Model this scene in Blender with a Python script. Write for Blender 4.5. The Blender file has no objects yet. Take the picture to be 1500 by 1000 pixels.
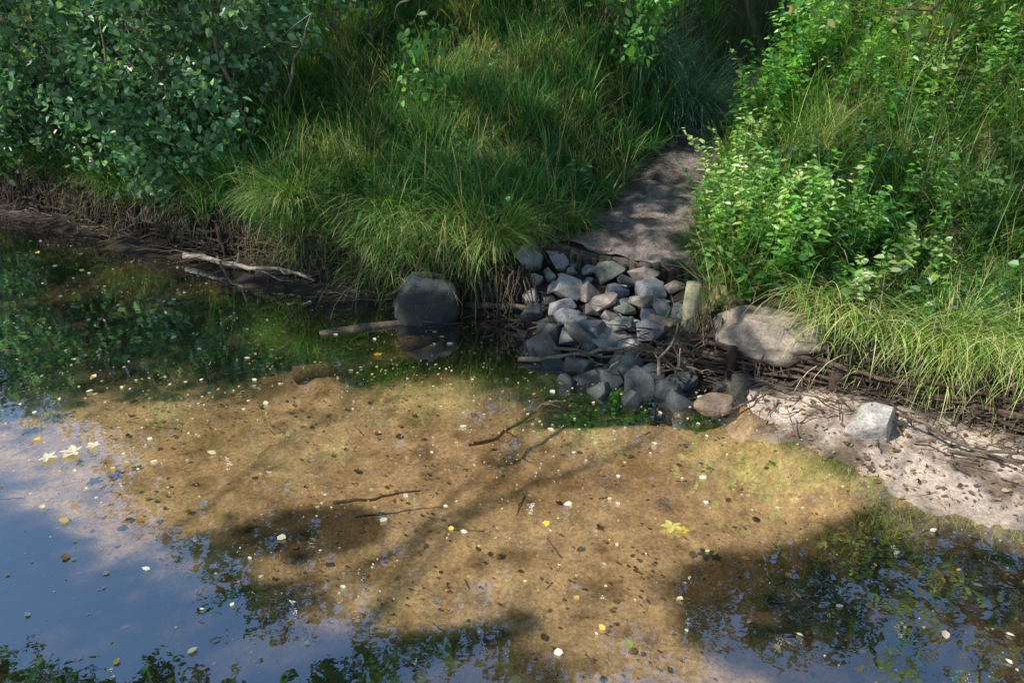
import bpy, bmesh, math, random
import numpy as np
from mathutils import Vector, Matrix, noise as mnoise
rng=np.random.default_rng(7); random.seed(7)
U=rng.uniform
scene=bpy.context.scene
scene.view_settings.view_transform='Standard'; scene.view_settings.look='None'; scene.view_settings.exposure=0

# ---------------------------------------------------------------- helpers
def hash2(i,j,s):
    n=(i.astype(np.int64)*374761393+j.astype(np.int64)*668265263+s*1442695041)&0x7fffffff
    n=((n^(n>>13))*1274126177)&0x7fffffff
    return ((n^(n>>16))&0xffff)/65535.0
def vn(x,y,s=0):
    x=np.asarray(x,float);y=np.asarray(y,float)
    i=np.floor(x);j=np.floor(y);fx=x-i;fy=y-j
    fx=fx*fx*(3-2*fx);fy=fy*fy*(3-2*fy)
    a=hash2(i,j,s);b=hash2(i+1,j,s);c=hash2(i,j+1,s);d=hash2(i+1,j+1,s)
    return (a*(1-fx)+b*fx)*(1-fy)+(c*(1-fx)+d*fx)*fy
def fbm(x,y,f=1.0,o=4,s=0):
    r=0;a=1;t=0
    for k in range(o):
        r=r+a*(vn(x*f+k*17.3,y*f-k*9.1,s+k)-.5)*2;t+=a;a*=.5;f*=2.1
    return r/t
def sst(a,b,x):
    t=np.clip((x-a)/(b-a),0,1);return t*t*(3-2*t)
def nrm(v): return v/np.maximum(np.linalg.norm(v,axis=-1,keepdims=True),1e-9)

def mk(name,parts,mats,smooth=False,parent=None):
    Vs=[];Fs=[];Cs=[];Ms=[];o=0
    for V,F,C,m in parts:
        V=np.asarray(V,float).reshape(-1,3);F=np.asarray(F,int).reshape(-1,4)
        C=np.asarray(C,float)
        if C.ndim==1: C=np.tile(C,(len(V),1))
        Vs.append(V);Fs.append(F+o);Cs.append(C);Ms.append(np.full(len(F),m));o+=len(V)
    V=np.concatenate(Vs);F=np.concatenate(Fs);C=np.concatenate(Cs);M=np.concatenate(Ms)
    me=bpy.data.meshes.new(name)
    me.vertices.add(len(V));me.vertices.foreach_set('co',V.astype(np.float32).ravel())
    me.loops.add(F.size);me.loops.foreach_set('vertex_index',F.astype(np.int32).ravel())
    me.polygons.add(len(F));me.polygons.foreach_set('loop_start',(np.arange(len(F))*4).astype(np.int32))
    me.polygons.foreach_set('material_index',M.astype(np.int32))
    me.update(calc_edges=True)
    at=me.color_attributes.new('Col','FLOAT_COLOR','POINT')
    c4=np.ones((len(V),4),np.float32);c4[:,:3]=C;at.data.foreach_set('color',c4.ravel())
    me.polygons.foreach_set('use_smooth',np.full(len(F),smooth))
    for m in mats: me.materials.append(m)
    ob=bpy.data.objects.new(name,me);scene.collection.objects.link(ob)
    if parent: ob.parent=parent
    return ob

GAIN=np.array([1.4,1.5,1.7])
def blades(P,L,az,th0,th1,w,C,K=5,base=(.62,.68,.5)):
    N=len(P);d=np.stack([np.cos(az),np.sin(az),0*az],1);C=np.clip(C*GAIN,0,.8)
    tw=az+np.pi/2+rng.normal(0,.5,N)
    sd=np.stack([np.cos(tw),np.sin(tw),0*az],1)
    V=np.zeros((N,K+1,2,3));Cc=np.zeros((N,K+1,2,3));p=P.copy()
    for k in range(K+1):
        t=k/K;ww=(w*(1-t**1.6)*.5+.0006)[:,None]
        V[:,k,0]=p-sd*ww;V[:,k,1]=p+sd*ww
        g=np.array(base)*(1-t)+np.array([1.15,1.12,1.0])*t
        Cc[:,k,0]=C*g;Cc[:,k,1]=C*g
        th=th0+(th1-th0)*((k+.5)/K)
        p=p+(L/K)[:,None]*(d*np.sin(th)[:,None]+np.array([0,0,1.])*np.cos(th)[:,None])
    b=(np.arange(N)*(K+1)*2)[:,None]+(np.arange(K)*2)[None,:]
    F=np.stack([b,b+1,b+3,b+2],-1).reshape(-1,4)
    return V.reshape(-1,3),F,Cc.reshape(-1,3)

def leaves(P,S,A,Nn,C,w=.32,fold=.1,droop=.12,gain=True):
    A=nrm(A);Nn=nrm(Nn-A*np.sum(A*Nn,1,keepdims=True));sd=np.cross(Nn,A);S=S[:,None]
    if gain: C=np.clip(C*GAIN,0,.8)
    ww=w*(1+rng.normal(0,.12,len(P)))[:,None]
    dz=np.array([0,0,-1.])
    V=np.stack([P,P+A*S+dz*droop*S,
        P+A*.3*S+sd*ww*S+Nn*fold*S,P+A*.68*S+sd*ww*.8*S+Nn*fold*S+dz*droop*.5*S,
        P+A*.3*S-sd*ww*S+Nn*fold*S,P+A*.68*S-sd*ww*.8*S+Nn*fold*S+dz*droop*.5*S],1)
    b=np.arange(len(P))*6
    F=np.concatenate([np.stack([b,b+1,b+3,b+2],1),np.stack([b,b+4,b+5,b+1],1)])
    return V.reshape(-1,3),F,np.repeat(C,6,0)
def rdir(N,zb=0.,zs=1.):
    v=rng.normal(0,1,(N,3));v[:,2]=v[:,2]*zs+zb;return nrm(v)
def pal(N,cols,j=.15,wts=None):
    cols=np.array(cols);i=rng.choice(len(cols),N,p=wts)
    return np.clip(cols[i]*(1+rng.normal(0,j,(N,1)))*(1+rng.normal(0,j*.35,(N,3))),.004,1)

def tube(pts,rad,n=7,col=(.1,.08,.06),cap=True,rough=0.0):
    pts=np.asarray(pts,float);rad=np.broadcast_to(np.asarray(rad,float),(len(pts),)).copy()
    if cap:
        pts=np.concatenate([pts[:1],pts,pts[-1:]]);rad=np.concatenate([[.0005],rad,[.0005]])
    m=len(pts);tg=nrm(np.gradient(pts,axis=0)+1e-9)
    if cap: tg[0]=tg[1]=nrm(pts[2]-pts[1]);tg[-1]=tg[-2]=nrm(pts[-2]-pts[-3])
    ref=np.array([0,0,1.]) if abs(tg[m//2,2])<.8 else np.array([1.,0,0])
    s1=nrm(np.cross(tg,ref));s2=np.cross(tg,s1)
    a=np.linspace(0,2*np.pi,n,endpoint=False)
    rr=rad[:,None]*(1+rough*rng.normal(0,1,(m,n)))
    V=pts[:,None]+rr[...,None]*(np.cos(a)[None,:,None]*s1[:,None]+np.sin(a)[None,:,None]*s2[:,None])
    i=np.arange(m-1)[:,None]*n;j=np.arange(n)[None,:];j2=(j+1)%n
    F=np.stack([i+j,i+j2,i+n+j2,i+n+j],-1).reshape(-1,4)
    c=np.tile(np.array(col,float),(m*n,1))*(1+rng.normal(0,.08,(m*n,1)))
    return V.reshape(-1,3),F,np.clip(c,.003,1)
def wob(p0,p1,n=8,amp=.05,sag=0.):
    p0=np.array(p0,float);p1=np.array(p1,float);t=np.linspace(0,1,n)[:,None]
    L=np.linalg.norm(p1-p0)
    o=np.cumsum(rng.normal(0,1,(n,3)),0);o-=o[:1]*(1-t)+o[-1:]*t
    return p0*(1-t)+p1*t+o*amp*L*.35+np.array([0,0,-1.])*sag*4*t*(1-t)
def branchy(p0,p1,r,col,amp=.08,sub=4,n=10):
    pts=wob(p0,p1,n,amp);out=[tube(pts,np.linspace(r,r*.45,n),7,col,rough=.06)]
    L=np.linalg.norm(np.array(p1)-np.array(p0))
    for k in range(sub):
        i=rng.integers(2,n-1);d=pts[min(i+1,n-1)]-pts[i-1];d=d/np.linalg.norm(d)
        q=pts[i]+(d*.6+rdir(1,0,.35)[0]*.7)*L*U(.12,.35)
        out.append(tube(wob(pts[i],q,5,.12),np.linspace(r*.45,r*.12,5),5,col))
    return out
def P4(l,m=0): return [(a,b,c,m) for a,b,c in l]

# ---------------------------------------------------------------- materials
def newmat(name):
    m=bpy.data.materials.new(name);m.use_nodes=True;nt=m.node_tree
    for n in list(nt.nodes): nt.nodes.remove(n)
    out=nt.nodes.new('ShaderNodeOutputMaterial');return m,nt,out
def N(nt,t,**kw):
    n=nt.nodes.new(t)
    for k,v in kw.items():
        if k in n.inputs: n.inputs[k].default_value=v
        else: setattr(n,k,v)
    return n
def noisy(nt,scale,detail=6,rough=.6,coord='Object'):
    tc=N(nt,'ShaderNodeTexCoord');nz=N(nt,'ShaderNodeTexNoise');nz.inputs['Scale'].default_value=scale
    nz.inputs['Detail'].default_value=detail;nz.inputs['Roughness'].default_value=rough
    nt.links.new(tc.outputs[coord],nz.inputs['Vector']);return nz
def ramp(nt,src,stops):
    r=N(nt,'ShaderNodeValToRGB');e=r.color_ramp.elements
    while len(e)<len(stops): e.new(.5)
    for el,(p,c) in zip(e,stops):
        el.position=p;el.color=(*c,1) if len(c)==3 else c
    nt.links.new(src,r.inputs[0]);return r
def mul(nt,a,b,f=1.):
    m=N(nt,'ShaderNodeMix',data_type='RGBA',blend_type='MULTIPLY');m.inputs[0].default_value=f
    nt.links.new(a,m.inputs[6]);nt.links.new(b,m.inputs[7]);return m.outputs[2]
def leafmat(name,trans=.35,rough=.45,spec=.4):
    m,nt,out=newmat(name);c=N(nt,'ShaderNodeAttribute',attribute_name='Col').outputs[0]
    p=N(nt,'ShaderNodeBsdfPrincipled');p.inputs['Roughness'].default_value=rough
    p.inputs['Specular IOR Level'].default_value=spec;nt.links.new(c,p.inputs['Base Color'])
    t=N(nt,'ShaderNodeBsdfTranslucent')
    g=N(nt,'ShaderNodeMix',data_type='RGBA',blend_type='MULTIPLY');g.inputs[0].default_value=1
    nt.links.new(c,g.inputs[6]);g.inputs[7].default_value=(1.6,1.7,.7,1);nt.links.new(g.outputs[2],t.inputs[0])
    mx=N(nt,'ShaderNodeMixShader');mx.inputs[0].default_value=trans
    nt.links.new(p.outputs[0],mx.inputs[1]);nt.links.new(t.outputs[0],mx.inputs[2]);nt.links.new(mx.outputs[0],out.inputs[0])
    return m
def roughmat(name,scale=12,lo=.55,hi=1.35,bump=.4,rough=.85,bscale=None,spec=.3,bdist=.02):
    m,nt,out=newmat(name);at=N(nt,'ShaderNodeAttribute',attribute_name='Col')
    nz=noisy(nt,scale,6,.65);r=ramp(nt,nz.outputs[0],[(.3,(lo,lo,lo)),(.7,(hi,hi,hi))])
    nz2=noisy(nt,scale*7,3,.7);r2=ramp(nt,nz2.outputs[0],[(.35,(.7,.7,.7)),(.65,(1.25,1.25,1.25))])
    c=mul(nt,mul(nt,at.outputs[0],r.outputs[0]),r2.outputs[0])
    p=N(nt,'ShaderNodeBsdfPrincipled');p.inputs['Roughness'].default_value=rough
    p.inputs['Specular IOR Level'].default_value=spec;nt.links.new(c,p.inputs['Base Color'])
    nb=noisy(nt,bscale or scale*3,6,.7);b=N(nt,'ShaderNodeBump');b.inputs['Strength'].default_value=bump;b.inputs['Distance'].default_value=bdist
    nt.links.new(nb.outputs[0],b.inputs['Height']);nt.links.new(b.outputs[0],p.inputs['Normal'])
    nt.links.new(p.outputs[0],out.inputs[0]);return m
M_grass=leafmat('grass_blade',.4,.42,.3)
M_leaf=leafmat('green_leaf',.38,.32,.6)
M_dry=leafmat('fallen_leaf',.15,.6,.3)
M_bark=roughmat('bark',18,.5,1.4,.6,.85)
M_ground=roughmat('earth',5,.6,1.35,.6,.85,40,.25,.03)
M_stone=roughmat('rubble_stone',9,.55,1.35,.6,.7,30,.4,.014)
M_path=roughmat('trodden_earth',7,.4,1.6,1.,.75,16,.35,.06)
def watermat():
    m,nt,out=newmat('pond_water')
    nz=noisy(nt,2.2,3,.5);nz2=noisy(nt,14,2,.5)
    b=N(nt,'ShaderNodeBump');b.inputs['Strength'].default_value=.16;b.inputs['Distance'].default_value=.02
    b2=N(nt,'ShaderNodeBump');b2.inputs['Strength'].default_value=.08;b2.inputs['Distance'].default_value=.004
    nt.links.new(nz.outputs[0],b.inputs['Height']);nt.links.new(nz2.outputs[0],b2.inputs['Height'])
    nt.links.new(b.outputs[0],b2.inputs['Normal'])
    lw=N(nt,'ShaderNodeLayerWeight');lw.inputs['Blend'].default_value=.5
    pw=N(nt,'ShaderNodeMath',operation='POWER');nt.links.new(lw.outputs['Facing'],pw.inputs[0]);pw.inputs[1].default_value=4.
    mr=N(nt,'ShaderNodeMapRange');nt.links.new(pw.outputs[0],mr.inputs[0]);mr.inputs[3].default_value=.36;mr.inputs[4].default_value=1.
    gl=N(nt,'ShaderNodeBsdfGlossy');gl.inputs['Roughness'].default_value=.01;nt.links.new(b2.outputs[0],gl.inputs['Normal'])
    gl.inputs['Color'].default_value=(.78,.9,1,1)
    tr=N(nt,'ShaderNodeBsdfTransparent');tr.inputs[0].default_value=(1.,.91,.79,1)
    mx=N(nt,'ShaderNodeMixShader');nt.links.new(mr.outputs[0],mx.inputs[0]);nt.links.new(tr.outputs[0],mx.inputs[1]);nt.links.new(gl.outputs[0],mx.inputs[2])
    nt.links.new(mx.outputs[0],out.inputs[0]);return m
M_water=watermat()

# ---------------------------------------------------------------- terrain
EX=[-300,-40,-12,-7.1,-4.6,-2.6,-1,.1,.8,1.4,2.5,3.55,6,12,40,300]
EY=[60,28,13.5,10.9,9.5,8.3,7.3,7.0,6.4,6.02,5.45,4.85,3.7,1.5,-6,-60]
def E(x): return np.interp(x,EX,EY)
def Nr(x): return np.interp(x,[-300,-40,-10,-4,0,5,8,40,300],[20,12,3.9,1.3,1.1,.6,-1.5,-14,-90])
def pathx(y): return np.interp(y,[7,8.75,10,11,12,15,20,60],[.82,1.65,2.2,2.75,3.55,5.4,7.0,20])
def pathz(y): return np.interp(y,[7,7.3,8.75,10,12,15,20,60],[.5,.5,.66,.9,1.3,1.85,2.75,5])
def pathw(y): return np.interp(y,[7,8.75,10,12,20],[.68,.48,.38,.4,.5])
def fy(x): return 7.27-(x-.95)*.512
def H(x,y,detail=True):
    x=np.asarray(x,float);y=np.asarray(y,float)
    n1=fbm(x,y,.9,3,3);n2=fbm(x,y,4,3,11)
    d=(y-E(x))*.87+n1*.08*sst(6,9,np.abs(x)+5)
    under=-.1-.14*sst(0,1.6,-d)+.03*n1
    under=under-.08*sst(0,1.5,-d)*sst(-.5,-2.,x)*sst(5.3,6.6,y)
    lz=np.interp(d,[0,6,12,60,300],[0,3.0,3.7,7,14])
    rz=np.interp(d,[0,1.5,6,12,60,300],[0,.35,2.1,3.1,7,14])
    side=sst(-1.2,1.2,x-pathx(np.maximum(y,7)))
    up=lz*(1-side)+rz*side
    hb=under+(.42-under)*sst(0,.22,d)+np.where(d>0,up,0)
    hb=hb+np.where(d>.1,n1*.2+n2*.06,n2*.02)*sst(-1,.5,d)
    bw=np.interp(x,[-1.5,-.8,1.3,1.8,2.3,3.2,6],[.4,.05,.12,.5,1.15,1.25,1.3])
    bh=np.interp(x,[-1.5,1.3,1.8,2.3],[.07,.06,.10,.13])
    beach=bh*(1+d/np.maximum(bw,.01))+.06*fbm(x,y,1.8,5,21)
    beach=np.maximum(beach,-.3)
    hb=np.where(d<.02,np.maximum(hb,beach),hb)
    dp=np.abs(x-pathx(y))*.86;w=pathw(y)
    k=(1-sst(w,w+.9,dp))*np.where(y>fy(x),1,0)
    pz=pathz(y)+.02*n1+.012*n2
    h=hb*(1-k)+pz*k
    q=fy(x)-y;wx=1-sst(.62,.95,np.abs(x-.92))
    rm=np.maximum(.36-.31*q,under)
    kk=wx*np.where((q>0)&(q<3),1,0)
    h=h*(1-kk)+rm*kk
    dn=(Nr(x)-y)*.9
    nb=-.12+1.55*sst(0,1.8,dn)+np.interp(dn,[0,2,60,300],[0,0,3,10])
    h=np.where(dn>0,np.maximum(h,nb+.05*n2),h)
    return h
def axis(lo,hi,st,far):
    c=np.arange(lo,hi,st);g=[];s=st;v=hi
    while v<far: g.append(v);s*=1.18;v+=s
    g.append(far);a=[];s=st;v=lo-st
    while v>-far: a.append(v);s*=1.18;v-=s
    a.append(-far);return np.array(a[::-1]+list(c)+g)
xs=axis(-9,7.5,.045,400);ys=axis(1.3,14,.045,400)
X,Y=np.meshgrid(xs,ys);Z=H(X,Y)
Z=Z+.014*fbm(X,Y,9,3,700)*sst(-.35,-.2,Z)
nx=len(xs);ny=len(ys);i=np.arange(ny-1)[:,None]*nx;j=np.arange(nx-1)[None,:]
F=np.stack([i+j,i+j+1,i+nx+j+1,i+nx+j],-1).reshape(-1,4)
D=(Y-E(X))*.87
def c3(*c): return np.array(c)[None,None,:]
def lerp(a,b,k): return a*(1-k[...,None])+b*k[...,None]
n1=fbm(X,Y,1.3,4,31);n2=fbm(X,Y,5,4,41);n3=fbm(X,Y,.6,3,51);n4=fbm(X,Y,2.6,4,57)
sand=lerp(c3(.78,.60,.38)+0*X[...,None],c3(.58,.42,.25),sst(-.15,.5,n1))
sand=lerp(sand,c3(.22,.145,.08),sst(.25,.6,n2)*.7)
sand=lerp(sand,c3(.32,.22,.12),sst(.15,.6,n4)*.65)
silt_shade=lerp(c3(.03,.024,.014)+0*X[...,None],c3(.11,.075,.04),sst(-.05,.6,n2))  # real silt tone, shared with the shade painted on the bottom
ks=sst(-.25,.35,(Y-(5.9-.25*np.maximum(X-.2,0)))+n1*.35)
def shade_patch(cx,cy,rx,ry,a,f=.8): return sst(.25,-.3,((X-cx)/rx)**2+((Y-cy)/ry)**2-1+n1*f+n4*.4)*a
for pt in [(-2.4,2.9,1.5,1.0,.93),(-3.6,3.6,1.2,.7,.92),(-1.35,4.1,.5,.3,.85),(2.0,3.4,1.05,.6,.93),(2.3,2.6,1.0,.7,.85),(-.35,2.8,.65,.5,.9),(1.1,2.3,.8,.4,.85)]: ks=np.maximum(ks,shade_patch(*pt))  # tree shade painted into the bottom colour as dark patches
col=lerp(sand,silt_shade,ks)
beachc=lerp(c3(.68,.55,.45)+0*X[...,None],c3(.2,.15,.105),sst(-.05,.5,n2+.5*n1))
kb=sst(-.05,.02,Z+.03*n2)*sst(1.4,1.8,X);col=lerp(col,beachc,kb)
wet=sst(.06,.0,Z)*sst(-.06,-.01,Z)*sst(1.2,1.7,X);col=lerp(col,col*.6,wet*.7)
km=sst(-.08,.0,Z)*(1-sst(1.4,1.8,X));col=lerp(col,c3(.045,.034,.026)+0*col,km)
soil=lerp(c3(.03,.022,.016)+0*X[...,None],c3(.065,.048,.034),sst(-.2,.5,n2))
col=lerp(col,soil,sst(-.3,-.1,D+.08*n2))
sl=lerp(c3(.06,.06,.025)+0*X[...,None],c3(.26,.21,.12),sst(.1,.5,n2))
col=lerp(col,sl,sst(.15,.4,D))
dp=np.abs(X-pathx(Y))*.86
col=lerp(col,c3(.13,.10,.09)+0*col,(1-sst(pathw(Y)-.02,pathw(Y)+.14,dp+n2*.06))*(Y>fy(X)-.1))
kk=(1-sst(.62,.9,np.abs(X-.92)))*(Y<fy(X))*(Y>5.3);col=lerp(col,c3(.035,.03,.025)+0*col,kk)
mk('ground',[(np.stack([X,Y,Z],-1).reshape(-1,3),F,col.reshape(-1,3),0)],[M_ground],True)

nt_=320;t=np.linspace(0,1,nt_)**1.4;s=np.linspace(-1,1,40)
T,Sg=np.meshgrid(t,s,indexing='ij');yy=7.0+T*13.6
xx=pathx(yy)+Sg*pathw(yy)*(1.12+.14*fbm(yy,Sg*2,2,2,4))
yy=np.maximum(yy-Sg*.36*(1-sst(0,.12,T)),fy(xx)+.03)
zz=H(xx,yy)+.004+(.07*fbm(xx,yy,3.5,5,5)+.02)*(1-Sg**4)+.018-.05*np.abs(Sg)**5
V=np.stack([xx,yy,zz],-1).reshape(-1,3);i=np.arange(nt_-1)[:,None]*40;j=np.arange(39)[None,:]
F=np.stack([i+j,i+j+1,i+41+j,i+40+j],-1).reshape(-1,4)
pf=fbm(xx,yy,2.5,5,8);pc=(np.array([.27,.215,.195])*(1+.3*pf[...,None])*(1-.6*sst(.0,.35,fbm(xx,yy*.6,5,4,18))[...,None])).reshape(-1,3)
mk('dirt_path',[(V,F,pc,0)],[M_path],True)

bm_x=np.linspace(-60,30,60);bm_y=np.linspace(-20,45,50);WX,WY=np.meshgrid(bm_x,bm_y)
i=np.arange(49)[:,None]*60;j=np.arange(59)[None,:];F=np.stack([i+j,i+j+1,i+60+j+1,i+60+j],-1).reshape(-1,4)
mk('pond_water',[(np.stack([WX,WY,0*WX],-1).reshape(-1,3),F,np.array([.5,.5,.5]),0)],[M_water],True)

# ---------------------------------------------------------------- stones
def stone(center,dims,rot=None,npts=15,bev=.02,seed=0):
    r=random.Random(seed);bm=bmesh.new()
    for k in range(npts):
        v=Vector((r.gauss(0,1),r.gauss(0,1),r.gauss(0,1))).normalized()
        m=max(abs(v.x),abs(v.y),abs(v.z));v=v.lerp(v/m,.45)*r.uniform(.85,1.05)
        bm.verts.new((v.x*dims[0]/2,v.y*dims[1]/2,v.z*dims[2]/2))
    res=bmesh.ops.convex_hull(bm,input=bm.verts[:])
    bmesh.ops.delete(bm,geom=[v for v in bm.verts if not v.link_faces],context='VERTS')
    bmesh.ops.dissolve_limit(bm,angle_limit=math.radians(16),verts=bm.verts[:],edges=bm.edges[:])
    bmesh.ops.bevel(bm,geom=bm.edges[:]+bm.verts[:],offset=bev*min(dims),segments=2,profile=.6,affect='EDGES')
    R=Matrix.Rotation(r.uniform(0,6.3),4,'Z')@Matrix.Rotation(r.gauss(0,.3),4,'X')@Matrix.Rotation(r.gauss(0,.3),4,'Y') if rot is None else rot
    bmesh.ops.transform(bm,matrix=Matrix.Translation(center)@R,verts=bm.verts)
    bm.verts.index_update()
    V=[tuple(v.co) for v in bm.verts];Fc=[[v.index for v in f.verts] for f in bm.faces];bm.free();return V,Fc
def stones_obj(name,lst,mat):
    V=[];Fc=[];C=[]
    for (c,d,col,sd,*rest) in lst:
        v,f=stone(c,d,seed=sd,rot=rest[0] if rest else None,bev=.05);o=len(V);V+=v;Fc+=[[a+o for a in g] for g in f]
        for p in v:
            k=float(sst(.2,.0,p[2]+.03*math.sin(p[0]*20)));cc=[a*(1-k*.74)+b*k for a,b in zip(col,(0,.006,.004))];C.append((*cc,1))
    me=bpy.data.meshes.new(name);me.from_pydata(V,[],Fc);me.update()
    at=me.color_attributes.new('Col','FLOAT_COLOR','POINT');at.data.foreach_set('color',np.array(C,np.float32).ravel())
    me.materials.append(mat);ob=bpy.data.objects.new(name,me);scene.collection.objects.link(ob);return ob
cols=[(.27,.26,.27),(.34,.32,.32),(.19,.19,.205),(.38,.36,.33),(.32,.26,.22),(.15,.155,.155),(.20,.21,.17)]
lst=[];placed=[]
for k in range(6000):
    x=U(.12,1.5);q=U(.02,1.85);y=fy(x)-q
    if x<.3 and q>1.3: continue
    if x<.95-.75*(1-sst(0,1.5,q)) -.1 and q<.3: continue
    r=U(.05,.17) if k>40 else U(.13,.17)
    if all((x-a)**2+(y-b)**2>(.84*(r+c))**2 for a,b,c in placed):
        placed.append((x,y,r))
        z=float(H(x,y))+r*.42
        c=tuple(np.array(random.choice(cols))*U(.65,1.25))
        lst.append(((x,y,z),(2.3*r*U(.8,1.25),2.1*r*U(.75,1.15),1.8*r*U(.7,1.2)),c,k))
for k in range(24):
    x=U(.45,1.35);q=U(.25,1.3);y=fy(x)-q;r=U(.07,.14)
    c=tuple(np.array(random.choice(cols))*U(.8,1.2))
    lst.append(((x,y,float(H(x,y))+r*1.15),(2.3*r,2.0*r*U(.8,1.2),1.5*r*U(.7,1.1)),c,9000+k))
for k in range(40):
    x=U(-.4,1.8);y=U(5.3,5.75) if x>.4 else U(5.9,6.7);r=U(.04,.1)
    lst.append(((x,y,float(H(x,y))+r*.4),(2.4*r,2*r,1.3*r),(.12,.11,.09),7000+k))
for (x,y,r) in [(.55,5.86,.13),(.78,5.68,.12),(1.0,5.56,.15),(1.22,5.48,.12),(.68,5.5,.1),(.92,5.82,.15),(1.15,5.75,.13),(1.38,5.62,.11),(.35,5.95,.1),(.2,6.15,.11),(.9,5.36,.09),(.45,5.65,.09)]:
    lst.append(((x,y,-.03+r*.3),(2.3*r,2.1*r,1.9*r),(.13,.15,.145),int(4000+x*100)))
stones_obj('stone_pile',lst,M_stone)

def boulder(name,c,dims,col,seed,cuts,rotz=0.,amp=.05,topcol=None):
    bm=bmesh.new();bmesh.ops.create_icosphere(bm,subdivisions=5,radius=1)
    V=np.array([v.co[:] for v in bm.verts])
    for n,dd in cuts:
        n=nrm(np.array(n,float));k=np.maximum(V@n-dd,0);V-=k[:,None]*n*.93
    nz=np.array([mnoise.fractal(Vector(v*1.6+seed),1.,2.,5) for v in V])
    V=V*(1+amp*nz[:,None]);V=V*np.array(dims)/2
    ca,sa=math.cos(rotz),math.sin(rotz);V=V@np.array([[ca,sa,0],[-sa,ca,0],[0,0,1]])+np.array(c)
    C=np.array(col)*(1+.3*nz[:,None])*np.ones((len(V),3))
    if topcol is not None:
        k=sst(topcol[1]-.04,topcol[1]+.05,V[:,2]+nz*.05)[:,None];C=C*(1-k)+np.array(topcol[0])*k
    for v,co in zip(bm.verts,V): v.co=co
    for f in bm.faces: f.smooth=True
    me=bpy.data.meshes.new(name);bm.to_mesh(me);bm.free()
    at=me.color_attributes.new('Col','FLOAT_COLOR','POINT');c4=np.ones((len(V),4),np.float32);c4[:,:3]=np.clip(C,.01,1);at.data.foreach_set('color',c4.ravel())
    me.materials.append(M_stone);ob=bpy.data.objects.new(name,me);scene.collection.objects.link(ob);return ob
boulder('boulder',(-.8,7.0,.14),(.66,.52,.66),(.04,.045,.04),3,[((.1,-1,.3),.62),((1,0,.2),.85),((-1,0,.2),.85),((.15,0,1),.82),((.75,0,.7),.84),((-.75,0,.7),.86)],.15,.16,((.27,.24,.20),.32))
boulder('boulder',(-.72,7.62,.62),(.5,.4,.36),(.3,.24,.18),5,[((0,0,1),.7),((0,-1,.3),.75)],.2,.06)
boulder('boulder',(2.05,5.78,.37),(.9,.6,.44),(.33,.27,.21),8,[((0,0,1),.72),((-.2,-1,.2),.72),((.8,-.3,.6),.8),((-.8,-.3,.5),.8)],-.45,.14)
boulder('boulder',(2.52,4.78,.12),(.42,.34,.34),(.40,.37,.33),12,[((-.45,-.5,.75),.5),((1,-.35,.1),.5),((-.9,.2,.3),.7),((0,-1,.0),.6)],-.3,.1)
boulder('boulder',(1.55,5.3,.0),(.34,.26,.14),(.24,.17,.12),15,[((0,0,1),.6),((-.7,-.5,.4),.6)],.4,.12)

# ---------------------------------------------------------------- wood things
def post(x,y,z0,z1,r,col,lean=(0,0)):
    n=9;pts=np.stack([np.linspace(x,x+lean[0],n),np.linspace(y,y+lean[1],n),np.linspace(z0,z1,n)],1)
    return tube(pts,np.array([r]*(n-1)+[r*.9]),12,col,rough=.03)
mk('wooden_post',P4([post(1.46,6.08,-.2,.68,.068,(.32,.31,.2),(.03,.02))]),[M_bark],True)
pp=[]
for k,tt in enumerate(np.linspace(0,1,21)):
    x=.26+tt*1.36;y=fy(x)+rng.normal(0,.008)
    pp.append(post(x,y-.03,.1,.485+rng.normal(0,.02),.034*U(.85,1.1),tuple(np.array([.07,.058,.045])*U(.6,1.3)),(rng.normal(0,.008),0)))
mk('log_palisade_edging',P4(pp),[M_bark],True)
def wattle(x0,x1,nl,z0,dz,off,col,npost,name,pr=(.025,.05)):
    out=[]
    for l in range(nl):
        x=x0-U(0,.4)
        while x<x1:
            L=U(.7,1.9);xe=min(x+L,x1+.2);n=14
            xx=np.linspace(x,xe,n);ph=U(0,6)
            yy=E(xx)+off+.03*np.sin(xx*7+ph)+rng.normal(0,.012,n)
            zz=z0+l*dz+rng.normal(0,.02)+np.cumsum(rng.normal(0,.01,n))
            out.append(tube(np.stack([xx,yy,zz],1),np.linspace(.021,.009,n)*U(.6,1.3),6,np.array(col)*U(.4,1.5),rough=.08));x+=L*U(.7,1.15)
    for k in range(npost):
        x=x0+(k+.5+U(-.4,.4))*(x1-x0)/npost
        out.append(post(x,E(x)+off-.04,-.2,z0+nl*dz+U(-.16,.08),U(*pr),np.array(col)*U(.4,.9),(U(-.08,.08),U(-.02,.02))))
    mk(name,P4(out),[M_bark],True)
wattle(1.5,6.5,9,.03,.036,-.12,(.12,.08,.06),8,'wattle_fence',(.022,.055))
wattle(-9.5,-2.7,6,.03,.05,-.03,(.07,.052,.04),10,'wattle_fence')

def br(name,p0,p1,r,col,amp=.06,sub=3): mk(name,P4(branchy(p0,p1,r,col,amp,sub)),[M_bark],True)
br('fallen_branch',(-3.7,8.55,.08),(-2.05,7.75,.08),.034,(.42,.35,.28),.03,3)
br('fallen_branch',(-3.3,8.5,.1),(-2.9,7.8,-.02),.02,(.12,.09,.07),.05,2)
br('sunken_log',(-1.75,6.62,-.04),(-.72,6.95,.01),.055,(.15,.12,.085),.03,1)
br('sunken_log',(-1.85,6.0,-.1),(-.62,6.42,-.03),.075,(.2,.15,.10),.03,1)
br('fallen_branch',(-.45,7.1,.08),(.3,6.78,.15),.035,(.13,.105,.08),.05,2)
br('fallen_branch',(.05,6.02,.03),(1.28,5.95,.16),.022,(.24,.19,.14),.06,4)
br('fallen_branch',(.35,6.05,.12),(1.3,5.72,.10),.016,(.16,.12,.09),.08,3)
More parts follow.
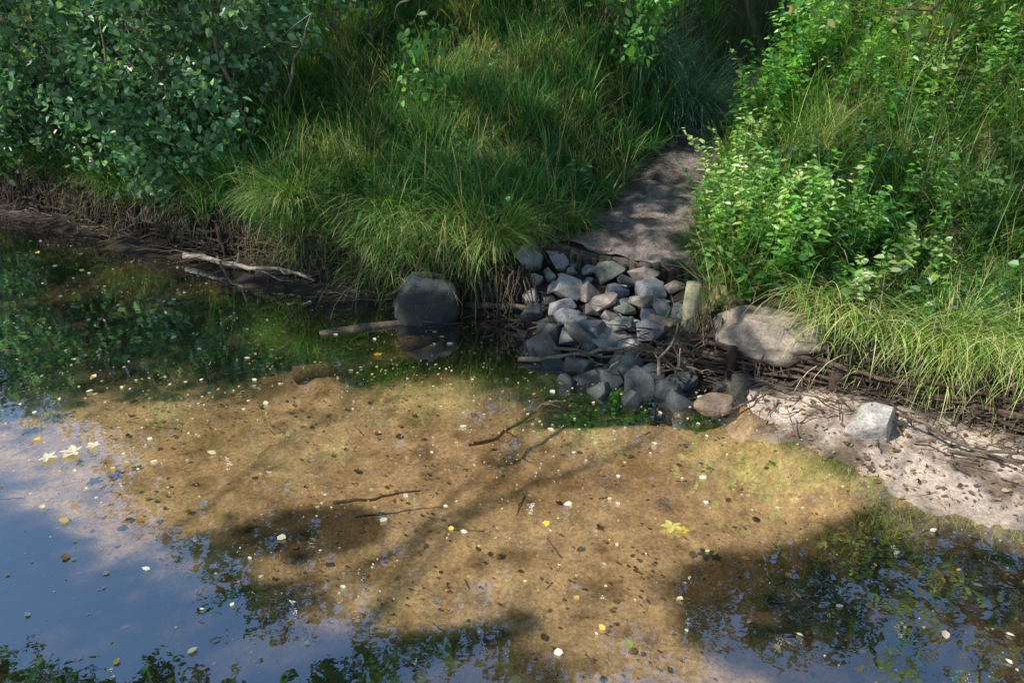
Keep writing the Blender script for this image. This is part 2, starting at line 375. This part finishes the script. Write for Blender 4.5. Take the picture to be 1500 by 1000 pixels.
br('fallen_branch',(-.3,4.75,-.01),(.42,5.3,.02),.015,(.2,.15,.11),.08,4)
br('fallen_branch',(-1.15,4.2,-.1),(-.6,4.3,-.08),.012,(.2,.14,.09),.04,0)
br('fallen_branch',(1.1,5.3,.25),(1.35,5.95,.5),.013,(.20,.15,.12),.07,6)
br('fallen_branch',(1.55,5.2,.0),(1.95,5.35,.13),.014,(.15,.12,.10),.07,4)
br('fallen_branch',(2.5,4.85,.25),(4.1,4.05,.12),.014,(.2,.15,.12),.06,5)
br('fallen_branch',(2.9,4.5,.1),(4.3,4.4,.12),.012,(.2,.15,.12),.06,5)
tw=[]
for k in range(900):
    if k<360:
        x=U(1.4,4.3);d=U(-1.0,.1)*U(.2,1)
    else:
        x=U(-7.5,0.2);d=U(-.4,.12)
    y=E(x)+d;z=float(H(x,y))+U(.0,.1);L=U(.05,.5);a=U(0,6.3)
    if z<-.03: z=U(-.02,.02)
    tw.append(tube(wob((x,y,z),(x+L*math.cos(a),y+L*math.sin(a)*.6,max(z+U(-.06,.12),.0)),5,.15),np.linspace(.006,.0025,5)*U(.5,1.5),4,np.array([.12,.09,.07])*U(.4,2.2)))
for k in range(80):
    x=1.3+rng.normal(0,.14);y=5.85+rng.normal(0,.18);z=U(.1,.35);a=U(0,6.3);L=U(.15,.45)
    tw.append(tube(wob((x,y,z),(x+L*math.cos(a),y+L*math.sin(a)*.6,z+U(-.2,.2)),5,.15),np.linspace(.008,.003,5),4,np.array([.14,.10,.075])*U(.5,1.7)))
for k in range(34):
    x=U(-4,2.5);y=U(2.6,6.3);L=U(.06,.25);a=U(0,6.3);x2=x+L*math.cos(a);y2=y+L*math.sin(a)
    tw.append(tube(wob((x,y,float(H(x,y))+.006),(x2,y2,float(H(x2,y2))+.008),5,.08),np.linspace(.004,.002,5),4,np.array([.20,.14,.08])*U(.5,1.4)))
mk('twig_litter',P4(tw),[M_bark])
rt=[]
for k in range(1000):
    x=U(-8,.2) if k<700 else U(1.5,5)
    y=E(x)+U(-.06,.16);z=U(.3,.5);L=U(.2,.5);n=6
    p=np.array([x,y,z])+np.concatenate([[[0,0,0]],np.cumsum(np.stack([rng.normal(0,.03,5),rng.normal(-.035,.02,5),-np.ones(5)*L/5+rng.normal(0,.03,5)],1),0)])
    rt.append(tube(p,np.linspace(.006,.0025,n)*U(.6,1.9),4,np.array([.09,.068,.05])*U(.4,2.4),cap=False))
mk('bank_roots',P4(rt),[M_bark])
lst=[]
for k in range(4):
    y=17.0+k*.8;x=float(pathx(y))
    for m in (-.32,.32):
        lst.append(((x+m,y,float(pathz(y))+.1),(.62,.5,.25),(.42,.38,.32),500+k*3+int(m*3),Matrix.Rotation(.2,4,'Z')))
stones_obj('stone_steps',lst,M_stone)

# ---------------------------------------------------------------- grass
G1=[(.05,.13,.045),(.075,.18,.055),(.04,.11,.05),(.10,.21,.055),(.17,.20,.08),(.38,.32,.17)]
W1=[.28,.27,.18,.14,.07,.06]
DAP=[(-.44,8.7,.45,.25),(.75,9.2,.32,.35),(-.6,10.5,.6,.4),(-1.0,9.6,.25,.4),(1.3,10.0,.3,.25),(-2.2,9.3,.4,.3),(.2,8.6,.25,.16)]
def near_dap(x,y):
    r=np.full(np.shape(x),9.)
    for cx,cy,rx,ry in DAP: r=np.minimum(r,((x-cx)/rx)**2+((y-cy)/ry)**2)
    return r<1.1
def okgrass(x,y):
    dp=np.abs(x-pathx(y))*.86
    onp=(dp<pathw(y)+.02+.18*fbm(x,y,3,2,77))&(y>fy(x)-.1)
    ramp_=(np.abs(x-.92)<.78)&(y<=fy(x))
    bl=((x-2.05)/.45)**2+((y-5.8)/.25)**2<1
    return ((y-E(x))*.87>.13)&~onp&~ramp_&~bl
def tuftgrass(name,n,xr,yr,Lr,wr,cols,wts,per=22,rad=.07,th=(.1,1.5),cond=None,sthr=.3):
    x=U(*xr,n);y=U(*yr,n);k=okgrass(x,y)
    if cond is not None:k&=cond(x,y)
    x=x[k];y=y[k];n=len(x)
    big=.5+.9*vn(x*2.2,y*2.2,9)*U(.6,1.3,n)
    tone=fbm(x,y,.9,3,61)+U(-.45,.45,n)
    laz=U(0,6.28,n)
    TI=np.repeat(np.arange(n),per);m=len(TI)
    a=U(0,6.28,m);r=rad*np.sqrt(U(0,1,m))
    px=x[TI]+r*np.cos(a);py=y[TI]+r*np.sin(a);pz=H(px,py)-.02
    bx=np.cos(a)-.1+.8*np.cos(laz[TI]);by=np.sin(a)-.5+.8*np.sin(laz[TI])
    az=np.arctan2(by,bx)+rng.normal(0,.4,m)
    nd=near_dap(px,py)
    L=U(*Lr,m)*big[TI]*np.where(nd,.6,1)
    C=pal(m,cols,.2,wts)*(1+.5*tone[TI])[:,None]
    straw_dapple=((fbm(px,py,1.8,3,71)+U(-.2,.2,n)[TI]>sthr)&(U(0,1,m)<.55))|(nd&(U(0,1,m)<.5))  # dry patches, plus sun dapples painted as pale blades
    C[straw_dapple]=pal(int(straw_dapple.sum()),[(.42,.34,.19),(.28,.24,.12)],.2)
    C=np.clip(C,.005,1)
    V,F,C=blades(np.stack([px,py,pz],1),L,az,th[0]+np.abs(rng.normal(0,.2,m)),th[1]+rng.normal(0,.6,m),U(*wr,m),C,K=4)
    return (V,F,C,0)
left=lambda x,y:x<pathx(y)
right=lambda x,y:x>=pathx(y)
parts=[tuftgrass('',3400,(-7.5,3),(7,13),(.3,.85),(.008,.014),G1,W1,per=24,rad=.045,cond=left),
       tuftgrass('',1300,(-7.5,1),(7,12),(.2,.45),(.008,.014),G1,W1,per=16,cond=left,th=(.3,2.2))]
mk('bank_grass',parts,[M_grass])
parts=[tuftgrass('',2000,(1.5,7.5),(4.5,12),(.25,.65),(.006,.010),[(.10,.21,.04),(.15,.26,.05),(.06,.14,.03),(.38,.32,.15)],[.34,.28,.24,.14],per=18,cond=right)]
mk('bank_grass',parts,[M_grass])
# tall flowering stems standing out of the grass
n=260;x=U(-5,7,n);y=U(6,12,n);k=okgrass(x,y);x=x[k];y=y[k];n=len(x);TI=np.repeat(np.arange(n),3);m=len(TI)
px=x[TI]+rng.normal(0,.05,m);py=y[TI]+rng.normal(0,.05,m)
mk('tall_grass_stems',[(*blades(np.stack([px,py,H(px,py)],1),U(.7,1.15,m),U(0,6.3,m),U(0,.2,m),U(.4,1.3,m),U(.006,.011,m),pal(m,[(.16,.24,.08),(.36,.31,.17),(.12,.2,.06)]),6),0)],[M_grass])
x=U(-14,16,6000);y=U(11,20,6000);k=okgrass(x,y);x=x[k];y=y[k];TI=np.repeat(np.arange(len(x)),5);m=len(TI)
px=x[TI]+rng.normal(0,.15,m);py=y[TI]+rng.normal(0,.15,m)
mk('meadow_grass',[(*blades(np.stack([px,py,H(px,py)],1),U(.3,.8,m),U(0,6.3,m),U(.1,.4,m),U(.8,2,m),U(.014,.022,m),pal(m,[(.07,.14,.05),(.1,.18,.05),(.06,.12,.06)]),3),0)],[M_grass])
def fringe(n,xr,Lr,cols,wts=None,per=26,seedf=33,thr=-.25,offs=(.1,.35)):
    x=U(*xr,n);k=fbm(x,0*x,1.1,2,seedf)>thr
    k&=~((x>1.75)&(x<2.25));x=x[k];y=E(x)+U(*offs,len(x));TI=np.repeat(np.arange(len(x)),per);m=len(TI)
    px=x[TI]+rng.normal(0,.05,m);py=y[TI]+rng.normal(0,.05,m);pz=H(px,py)-.02
    az=-np.pi/2-.35+rng.normal(0,.75,m)+U(-.5,.5,len(x))[TI]
    L=U(*Lr,m)*U(.4,1.4,len(x))[TI]
    return (*blades(np.stack([px,py,pz],1),L,az,np.abs(rng.normal(.2,.2,m)),2.3+rng.normal(0,.45,m),U(.006,.011,m),np.clip(pal(m,cols,.2,wts)*U(.6,1.4,len(x))[TI][:,None],.005,1),6),0)
mk('overhanging_grass',[fringe(190,(-3.3,-.35),(.35,.85),[(.11,.20,.05),(.15,.24,.07),(.38,.32,.17),(.08,.14,.035)],[.3,.25,.25,.2]),
   fringe(110,(-8,-3.3),(.25,.55),[(.10,.16,.06),(.20,.2,.1),(.28,.25,.14)],None,22)],[M_grass])
mk('overhanging_grass',[fringe(150,(2.3,5.5),(.25,.68),[(.24,.31,.10),(.42,.39,.18),(.14,.24,.05),(.5,.44,.26)],None,26,37,-.9,(.15,.5)),
   fringe(26,(1.5,2.6),(.2,.45),[(.14,.2,.05),(.3,.26,.14)],None,18,38,-.9,(.3,.5))],[M_grass])
def fountain(name,cx,cy,r,n,Lr,cols,wts=None,w=(.005,.009)):
    a=U(0,6.28,n);rr=r*np.sqrt(U(0,1,n));px=cx+rr*np.cos(a);py=cy+rr*np.sin(a);pz=H(px,py)-.03
    th1=1.6+rng.normal(0,.65,n)
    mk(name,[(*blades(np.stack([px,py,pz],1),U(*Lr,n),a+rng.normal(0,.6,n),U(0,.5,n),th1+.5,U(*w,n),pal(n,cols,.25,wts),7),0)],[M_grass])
YG=[(.15,.25,.08),(.22,.31,.09),(.10,.18,.05),(.38,.36,.17)]
fountain('grass_tussock',-.18,7.45,.17,1100,(.35,.8),[(.22,.30,.09),(.30,.34,.12),(.13,.2,.05),(.42,.4,.2)],[.35,.4,.1,.15])
fountain('grass_tussock',-2.4,8.6,.2,500,(.5,.9),YG)
fountain('grass_tussock',-1.35,7.75,.2,350,(.35,.7),[(.1,.18,.04),(.15,.22,.05),(.3,.28,.12)])
fountain('grass_tussock',3.25,5.4,.22,800,(.3,.7),[(.4,.43,.14),(.52,.47,.24),(.2,.28,.07)])
fountain('grass_tussock',3.85,5.1,.25,800,(.3,.7),[(.4,.43,.14),(.52,.47,.24),(.2,.28,.07)])
fountain('grass_tussock',2.3,11.2,.4,1500,(.7,1.3),[(.13,.2,.17),(.19,.27,.23),(.1,.17,.12)],None,(.008,.013))
fountain('grass_tussock',1.6,11.0,.4,1300,(.6,1.2),[(.13,.2,.17),(.19,.27,.23),(.1,.17,.12)],None,(.008,.013))
fountain('grass_tussock',.6,7.95,.15,350,(.25,.5),[(.1,.18,.04),(.15,.22,.05)])

# ---------------------------------------------------------------- herbs
def herbs(x,y,Hh,m,size,cols,wts=None,lw=.26,updir=.25,z=None,stemcol=(.13,.2,.06)):
    n=len(x);z=H(x,y) if z is None else z
    la=U(0,6.28,n);lean=U(.05,.45,n)
    t=np.linspace(.12,1,m)[None,:]+rng.normal(0,.02,(n,m))
    bx=x[:,None]+np.cos(la)[:,None]*(lean*Hh)[:,None]*t**1.8
    by=y[:,None]+np.sin(la)[:,None]*(lean*Hh)[:,None]*t**1.8-.1*Hh[:,None]*t**2
    bz=z[:,None]+Hh[:,None]*t*(1-.1*t)
    az=(np.arange(m)*2.4)[None,:]+U(0,6.3,(n,1))+rng.normal(0,.4,(n,m))
    A=np.stack([np.cos(az),np.sin(az),updir+rng.normal(0,.35,(n,m))],-1).reshape(-1,3)
    S=(size*(1.15-.6*t)*U(.6,1.3,(n,m))*U(.7,1.3,(n,1))).ravel()
    Nn=np.array([0,0,1.])+rng.normal(0,.4,(n*m,3))
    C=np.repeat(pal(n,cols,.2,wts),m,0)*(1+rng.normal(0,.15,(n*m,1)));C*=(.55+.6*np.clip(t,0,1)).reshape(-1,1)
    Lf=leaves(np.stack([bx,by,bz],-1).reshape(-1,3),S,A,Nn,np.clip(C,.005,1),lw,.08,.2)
    K=6;tt=np.linspace(0,1,K+1)
    V=np.zeros((n,K+1,2,3))
    for k,tk in enumerate(tt):
        c=np.stack([x+np.cos(la)*lean*Hh*tk**1.8,y+np.sin(la)*lean*Hh*tk**1.8-.1*Hh*tk**2,z+Hh*tk*(1-.1*tk)],1)
        V[:,k,0]=c-[.003,0,0];V[:,k,1]=c+[.003,.002,0]
    b=(np.arange(n)*(K+1)*2)[:,None]+(np.arange(K)*2)[None,:]
    F=np.stack([b,b+1,b+3,b+2],-1).reshape(-1,4)
    return [(*Lf,0),(V.reshape(-1,3),F,np.array(stemcol),0)]
def scatter(n,xr,yr,cond):
    x=U(*xr,n);y=U(*yr,n);k=cond(x,y);return x[k],y[k]
BG=[(.10,.23,.045),(.15,.30,.055),(.06,.16,.04),(.21,.34,.08)]
okr=lambda x,y:okgrass(x,y)&(x>pathx(y)+pathw(y)+.05)&((y-E(x))>.3)
x,y=scatter(1150,(1.6,8),(6.,12.5),lambda x,y:okr(x,y)&(fbm(x,y,.7,2,90)>-.15))
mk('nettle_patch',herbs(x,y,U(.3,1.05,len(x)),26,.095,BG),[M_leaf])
x,y=scatter(800,(1.6,7),(5.2,9),lambda x,y:okr(x,y)&(fbm(x,y,1.,2,95)>-.1))
mk('bramble_patch',herbs(x,y,U(.2,.55,len(x)),14,.09,[(.05,.12,.03),(.08,.17,.04),(.04,.09,.03)],None,.34),[M_leaf])
x,y=scatter(520,(2,12),(10,16),lambda x,y:okr(x,y))
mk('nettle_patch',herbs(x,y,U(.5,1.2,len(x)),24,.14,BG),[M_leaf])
def clump_plants(name,pts,nn,Hh,m,size,cols,lw=.28,sp=.12,mat=M_leaf):
    x=np.concatenate([p[0]+rng.normal(0,sp,nn) for p in pts]);y=np.concatenate([p[1]+rng.normal(0,sp,nn) for p in pts])
    mk(name,herbs(x,y,U(*Hh,len(x)),m,size,cols,None,lw),[mat])
clump_plants('goldenrod',[(1.95,6.75),(2.25,6.5),(1.85,7.1),(2.5,6.3),(2.1,7.6),(2.3,8.3),(2.5,8.8)],13,(.5,1.1),32,.11,[(.24,.37,.10),(.36,.45,.15),(.13,.25,.05)],.24)
clump_plants('goldenrod',[(3.2,6.1),(2.75,5.8)],7,(.35,.6),16,.12,[(.36,.45,.2),(.22,.33,.1)],.33)
clump_plants('nettle_patch',[(2.95,9.6),(3.2,10.2),(3.3,9.9),(2.9,9.1)],14,(.8,1.25),30,.13,BG)
x,y=scatter(1000,(1.6,6),(5.0,8),lambda x,y:okgrass(x,y)&((y-E(x))<1.2)&(x>pathx(y)+pathw(y)+.02))
mk('ground_ivy',herbs(x,y,U(.06,.25,len(x)),7,.06,[(.06,.14,.03),(.1,.2,.04)],None,.42),[M_leaf])
x,y=scatter(460,(-7,2),(7,12.5),lambda x,y:okgrass(x,y)&(x<pathx(y)-pathw(y)-.1)&(fbm(x,y,1.2,2,99)>.0))
mk('bank_weeds',herbs(x,y,U(.2,.65,len(x)),12,.10,[(.07,.16,.05),(.1,.2,.06)],None,.33),[M_leaf])

# ---------------------------------------------------------------- shrubs and trees
def crown_pts(blobs,n):
    vol=np.array([b[3]*b[4]*b[5] for b in blobs])**.8;idx=rng.choice(len(blobs),n,p=vol/vol.sum());B=np.array(blobs)[idx]
    d=rdir(n);r=U(.25,1.1,n)**.45;return B[:,:3]+d*r[:,None]*B[:,3:6]
def tree(name,base,fork,tr,blobs,ncl,nper,crad,ls,cols,wts=None,limbs=14,lw=.34,barkc=(.13,.11,.085),multi=1,twigs=True,spray=0.):
    parts=[];cc=crown_pts(blobs,ncl)
    base=np.array(base,float);fork=np.array(fork,float)
    trunks=[]
    for k in range(multi):
        b=base+([rng.normal(0,.25),rng.normal(0,.2),0] if multi>1 else 0);f=fork+(np.array([rng.normal(0,.7),rng.normal(0,.5),rng.normal(0,.3)]) if multi>1 else 0)
        pts=wob(b,f,12,.05);rr=np.linspace(tr,tr*.45,12);rr[0]*=1.35
        parts.append((*tube(pts,rr,9 if tr>.05 else 6,barkc,rough=.04),0));trunks.append(pts)
    far=cc[rng.choice(len(cc),min(limbs,len(cc)),replace=False)]
    for q in far:
        pts=trunks[rng.integers(multi)];i=rng.integers(5,12)
        L=wob(pts[i],q,9,.07,-.02);r0=tr*.42*(1-.3*(i/12))
        parts.append((*tube(L,np.linspace(r0,r0*.15,9),6,barkc),0))
        if twigs:
            near_=cc[np.argsort(np.linalg.norm(cc-q,axis=1))[1:5]]
            for qq in near_:
                parts.append((*tube(wob(L[rng.integers(5,9)],qq,5,.08),np.linspace(r0*.2,r0*.05,5),4,barkc,cap=False),0))
    m=len(cc)*nper;TI=np.repeat(np.arange(len(cc)),nper)
    sc=U(.6,1.3,len(cc))
    Pp=cc[TI]+rng.normal(0,1,(m,3))*crad*sc[TI][:,None]*[1,1,.7]
    if spray>0:
        dv=rdir(len(cc),-.7,.7);s=U(-1,1,m);Pp=cc[TI]+dv[TI]*(s*spray)[:,None]+rng.normal(0,1,(m,3))*crad*.4
    A=rdir(m,-.25,.6);Nn=rdir(m,1.0,1.)
    tone=rng.normal(0,.3,len(cc))
    C=pal(m,cols,.16,wts)*(1+tone[TI])[:,None]
    parts.append((*leaves(Pp,U(.55,1.25,m)*ls,A,Nn,np.clip(C,.005,1),lw),1))
    return mk(name,parts,[M_bark,M_leaf])
DG=[(.05,.12,.035),(.07,.15,.045),(.04,.09,.03),(.10,.18,.05)]
BT=[(.018,.045,.016),(.025,.055,.02),(.015,.032,.013),(.035,.065,.02)]
SG=[(.09,.17,.085),(.13,.22,.115),(.06,.13,.06),(.20,.30,.16)]
for b,bl,nc in [((-6.0,11.0,.7),[(-6.2,10.9,2.4,1.3,.9,1.3),(-6.6,10.6,1.5,.9,.6,.7),(-5.9,10.2,1.3,.5,.4,.35)],210),
             ((-4.6,10.3,.8),[(-4.5,10.2,2.3,1.0,.8,1.2),(-4.9,9.9,1.4,.6,.5,.6),(-4.3,9.4,1.1,.45,.35,.5)],200),
             ((-3.4,10.1,1.0),[(-3.2,9.9,2.7,.85,.7,1.0),(-3.6,9.4,1.5,.55,.5,.6)],130),
             ((-7.6,11.2,.8),[(-7.8,11.5,2.4,1.4,.8,1.5)],130)]:
    tree('leafy_shrub',(b[0],b[1],float(H(b[0],b[1]))-.1),(b[0],b[1]-.1,2.3),.022,bl,nc,26,.2,.095,SG,None,34,.38,(.26,.23,.19),11,spray=.32)
tree('leafy_shrub',(-2.2,11.2,2.1),(-2.1,11.1,3.0),.018,[(-2.1,11.1,3.0,.7,.5,.6)],50,18,.16,.10,SG,None,14,.36,(.2,.17,.14),5,spray=.25)
tree('sapling',(.95,10.6,1.2),(1.3,10.2,2.7),.018,[(1.3,10.2,2.7,.7,.5,.9)],46,15,.16,.11,[(.09,.2,.05),(.13,.26,.06)],None,14,.36,multi=3,spray=.2)
tree('sapling',(-.9,9.4,1.3),(-.85,9.3,2.1),.01,[(-.85,9.2,2.1,.35,.3,.45)],14,10,.1,.1,[(.09,.2,.05),(.13,.26,.06)],None,7,.36,multi=2)
for cx,cy,s in [(-1.8,13.2,1.2),(1.0,13.8,1.3),(-10.5,13.6,1.5),(5.2,13.8,.7),(7.4,12.6,1.4),(9.6,12,1.6)]:
    z=float(H(cx,cy))
    tree('leafy_shrub',(cx,cy,z-.1),(cx,cy,z+s*.8),.03,[(cx,cy,z+s*.8,s,s*.8,s*.8)],100,20,.22,.15,DG if cx<3 else BG,None,16,.36,multi=5)
for x,y,top,r,nc in [(-15,20,7.0,2.6,90),(-11,19,7.6,2.4,100),(-8.6,17.5,10.6,1.7,150),(-5.9,17,13.2,2.4,260),(-2.7,18,15.5,2.2,250),(1.1,17,16.5,2.4,270),(4.6,18,16.0,2.2,230),(8.3,18,15.6,2.7,260),(13,16,13,3.0,150)]:
    z=float(H(x,y))
    hz=top-z
    bl=[(x,y,z+hz*.6,r,r,hz*.36),(x-r*.5,y,z+hz*.42,r*.7,r*.7,hz*.22),(x+r*.55,y,z+hz*.5,r*.65,r*.7,hz*.25),(x+.1*r,y,z+hz*.82,r*.75,r*.6,hz*.2)]
    tree('shadow_canopy',(x,y,z-.2),(x,y,z+hz*.8),.2,bl,nc,24,.42,.25,BT,None,20)
tree('oak_tree',(6.6,7.6,float(H(6.6,7.6))-.2),(6.5,7.6,5.2),.12,
     [(3.4,7.5,2.75,1.0,.5,.22),(4.8,7.7,3.3,1.2,.9,.5),(6.5,7.6,5.5,1.6,1.5,1.2)],120,18,.16,.09,[(.24,.21,.07),(.14,.20,.045),(.34,.22,.08),(.18,.26,.05)],None,26)

# ---------------------------------------------------------------- sun and unseen trees, canopy shaped to cast a shadow mask
S=nrm(np.array([-.66,-.20,.72]))
LIT=[(-1.9,5.05,2.6,.95),(-3.2,5.3,1.0,.6),(.2,4.75,1.8,1.05),(.2,3.6,1.0,1.2),(-.9,4.3,1.0,.75),(2.9,4.4,2.0,.85),(1.9,5.05,.8,.45),
     (3.6,5.6,1.5,.8),(2.5,6.6,.9,.55),(2.5,8.3,.8,.7),(4.6,8.6,1.5,1.1),(3.9,10.8,1.4,1.2),(6.3,11.5,1.7,1.2),
     (-6.3,10.6,1.3,.6),(1.95,9.6,.35,.4),(1.55,8.2,.3,.2),(1.1,7.5,.3,.12),
     (-4.9,8.0,.8,.33),(-3.9,8.45,.6,.2),(-4.1,6.3,.5,.2),(-5.2,9.9,.5,.5),(-1.4,3.1,.4,.33),(1.3,2.7,.35,.33),(2.3,2.9,.45,.3),(-2.6,8.4,.45,.4),(.7,6.7,.25,.2),(-1.7,8.6,.4,.3),(.3,10.3,.4,.3),(-3.3,10.2,.5,.4),(1.1,6.6,.2,.2),(-.18,7.4,.35,.25)]+[(a,b,c*1.25,d*1.25) for a,b,c,d in DAP]
def litf(x,y):
    v=np.full(x.shape,-9.)
    for cx,cy,rx,ry in LIT:
        r=np.sqrt(((x-cx)/rx)**2+((y-cy)/ry)**2);v=np.maximum(v,(1-r)*min(rx,ry)*1.0)
    return v+.22*fbm(x,y,1.5,3,123)+.12*fbm(x,y,5,2,133)
n=4500
gx=U(-9,7,n);gy=U(1.3,13.5,n)
v=litf(gx,gy);dap=fbm(gx,gy,1.9,3,200)
k=(v<-.06)&~((dap>.32))
k&=~((gx>2.2)&(gy>6)&(U(0,1,n)<.35))
gx=gx[k];gy=gy[k];gz=np.maximum(H(gx,gy),0)+.1
sdist=(U(6.3,8.,len(gx)))/S[2]
C0=np.stack([gx,gy,gz],1)+S*sdist[:,None]  # clumps set up the sun ray so their shadows fill the mask
print('canopy clumps',len(C0))
bases=[(-8.2,.6),(-11.5,3.2),(-15,6.0),(-5.6,-.9),(-16.5,11.5)]
bz=np.array([[b[0],b[1],0] for b in bases]);bz[:,2]=H(bz[:,0],bz[:,1])
own=np.argmin(np.linalg.norm(C0[:,None,:2]-bz[None,:,:2],axis=2),1)
for b in range(len(bases)):
    cc=C0[own==b]
    if len(cc)<5: continue
    parts=[];base=bz[b]-[0,0,.2];top=base+np.array([.3,.3,7.2])
    tp=wob(base,top,14,.03);rr=np.linspace(.24,.1,14);rr[0]=.34;parts.append((*tube(tp,rr,12,(.13,.11,.09),rough=.03),0))
    hubs=cc[rng.choice(len(cc),12 if len(cc)>12 else len(cc),replace=False)]
    for q in hubs:
        L=wob(tp[rng.integers(7,14)],q,9,.06,-.03);parts.append((*tube(L,np.linspace(.024,.006,9),6,(.13,.11,.09)),0))
        for qq in cc[np.argsort(np.linalg.norm(cc-q,axis=1))[1:6]]:
            parts.append((*tube(wob(L[rng.integers(5,9)],qq,5,.06),np.linspace(.007,.003,5),4,(.13,.11,.09),cap=False),0))
    nper=12;TI=np.repeat(np.arange(len(cc)),nper);m=len(TI)
    Pp=cc[TI]+rng.normal(0,.10,(m,3))
    parts.append((*leaves(Pp,U(.12,.2,m),rdir(m,-.2,.6),rdir(m,.8,1.),pal(m,DG),.36),1))
    mk('shadow_canopy',parts,[M_bark,M_leaf])

# ---------------------------------------------------------------- floating leaves, specks, submerged litter
def flat_leaves(n,xr,yr,sr,z,cols,wts,thr,seed,tilt=.06,lw=.33,pw=2.):
    x=U(*xr,n);y=U(*yr,n);k=(fbm(x,y,1.1,3,seed)>thr)&(H(x,y)<-.015);x=x[k];y=y[k];m=len(x)
    a=U(0,6.3,m);A=np.stack([np.cos(a),np.sin(a),rng.normal(0,tilt,m)],1);Nn=np.array([0,0,1.])+rng.normal(0,tilt,(m,3))
    zz=np.full(m,z) if z is not None else H(x,y)+.01
    s=sr[0]+(sr[1]-sr[0])*U(0,1,m)**pw
    return (*leaves(np.stack([x,y,zz],1),s,A,Nn,pal(m,cols,.12,wts),lw,.04,0.,False),0)
FL=[(.75,.67,.48),(.72,.54,.13),(.82,.8,.68),(.34,.24,.1),(.25,.33,.09)]
mk('floating_leaves',[flat_leaves(620,(-7,4),(1.8,10),(.025,.07),.008,FL,[.35,.12,.33,.15,.05],-.4,301,.14,.34,1.6),
  flat_leaves(3600,(-7,4),(2,9),(.006,.02),.004,[(.75,.68,.5),(.75,.7,.58),(.5,.38,.2)],None,-.15,303),
  flat_leaves(900,(-4,3.5),(4.0,6.2),(.012,.034),.005,[(.75,.68,.52),(.6,.48,.25),(.3,.2,.1)],None,-.15,305)],[M_dry])
mk('submerged_leaf_litter',[flat_leaves(1800,(-7,4),(1.6,9),(.02,.07),None,[(.18,.12,.06),(.10,.07,.035),(.36,.26,.14),(.26,.18,.1)],None,-.1,307,.15),
  flat_leaves(6000,(-5,4),(2,6.5),(.008,.03),None,[(.15,.1,.05),(.24,.16,.09)],None,-.05,309,.2)],[M_dry])
x=U(1.5,4.6,1800);y=E(x)+U(-1.3,0,1800);z=H(x,y);k=z>-.01;x=x[k];y=y[k];z=z[k]
x2=U(.3,3,260);y2=U(7,10.5,260);k=(np.abs(x2-pathx(y2))*.86<pathw(y2))&(y2>fy(x2)+.05);x2=x2[k];y2=y2[k]
x=np.concatenate([x,x2]);y=np.concatenate([y,y2]);z=np.concatenate([z,H(x2,y2)+.045]);m=len(x);a=U(0,6.3,m)
mk('fallen_leaves',[(*leaves(np.stack([x,y,z+.012],1),.012+.045*U(0,1,m)**2,np.stack([np.cos(a),np.sin(a),rng.normal(0,.2,m)],1),rdir(m,1.5),pal(m,[(.3,.2,.11),(.45,.35,.22),(.18,.11,.07),(.14,.10,.07)],.2),gain=False),0)],[M_dry])
def star(cx,cy,s,col):
    a=U(0,6.3)+np.arange(5)*1.1;A=np.stack([np.cos(a),np.sin(a),np.full(5,.12)],1)
    return (*leaves(np.tile([cx,cy,.012],(5,1)),np.array([.7,.9,1,.9,.7])*s,A,np.tile([0,0,1.],(5,1))+rng.normal(0,.1,(5,3)),np.tile(col,(5,1)),.28,.05,0,False),0)
mk('maple_leaf',[star(.95,3.82,.085,(.6,.55,.15)),star(1.0,3.77,.05,(.6,.42,.05))],[M_dry])
mk('maple_leaf',[star(-3.0,4.62,.10,(.75,.7,.55)),star(-3.15,4.55,.08,(.75,.7,.55)),star(-2.9,4.7,.06,(.75,.7,.55))],[M_dry])
mk('maple_leaf',[star(-1.15,6.15,.05,(.65,.38,.05))],[M_dry])
n=22;x=U(-1.95,-1.25,n);y=1.75+rng.normal(0,.07,n)
mk('waterside_herb',herbs(x,y,U(1.08,1.25,n),18,.05,BG,None,.3,z=np.full(n,-.1)),[M_leaf])
n=350;x=2.05+rng.normal(0,.2,n);y=3.75+rng.normal(0,.12,n)
mk('water_weed',[(*blades(np.stack([x,y,H(x,y)],1),U(.1,.2,n),U(0,6.3,n),U(.3,.8,n),U(1.2,1.8,n),U(.003,.005,n),pal(n,[(.12,.14,.03),(.18,.18,.05)]),4),0)],[M_grass])

# ---------------------------------------------------------------- light, sky, camera
sun=bpy.data.lights.new('sun','SUN');sun.energy=5;sun.angle=math.radians(.5);sun.color=(1,.94,.84)
so=bpy.data.objects.new('sun',sun);scene.collection.objects.link(so);so.rotation_euler=Vector(S).to_track_quat('Z','Y').to_euler()
w=bpy.data.worlds.new('World');scene.world=w;w.use_nodes=True;nt=w.node_tree
sk=nt.nodes.new('ShaderNodeTexSky');sk.sky_type='NISHITA';sk.sun_disc=False;sk.sun_elevation=math.asin(S[2]);sk.sun_rotation=math.atan2(S[0],S[1]);sk.air_density=1.5;sk.dust_density=0.3;sk.ozone_density=2.5
bg=nt.nodes['Background'];nt.links.new(sk.outputs[0],bg.inputs[0]);bg.inputs[1].default_value=.15
cam=bpy.data.cameras.new('camera');cam.lens=28;cam.sensor_width=36;cam.clip_end=1500
co=bpy.data.objects.new('camera',cam);scene.collection.objects.link(co);co.location=(0,0,3);co.rotation_euler=(math.radians(65),0,0);scene.camera=co
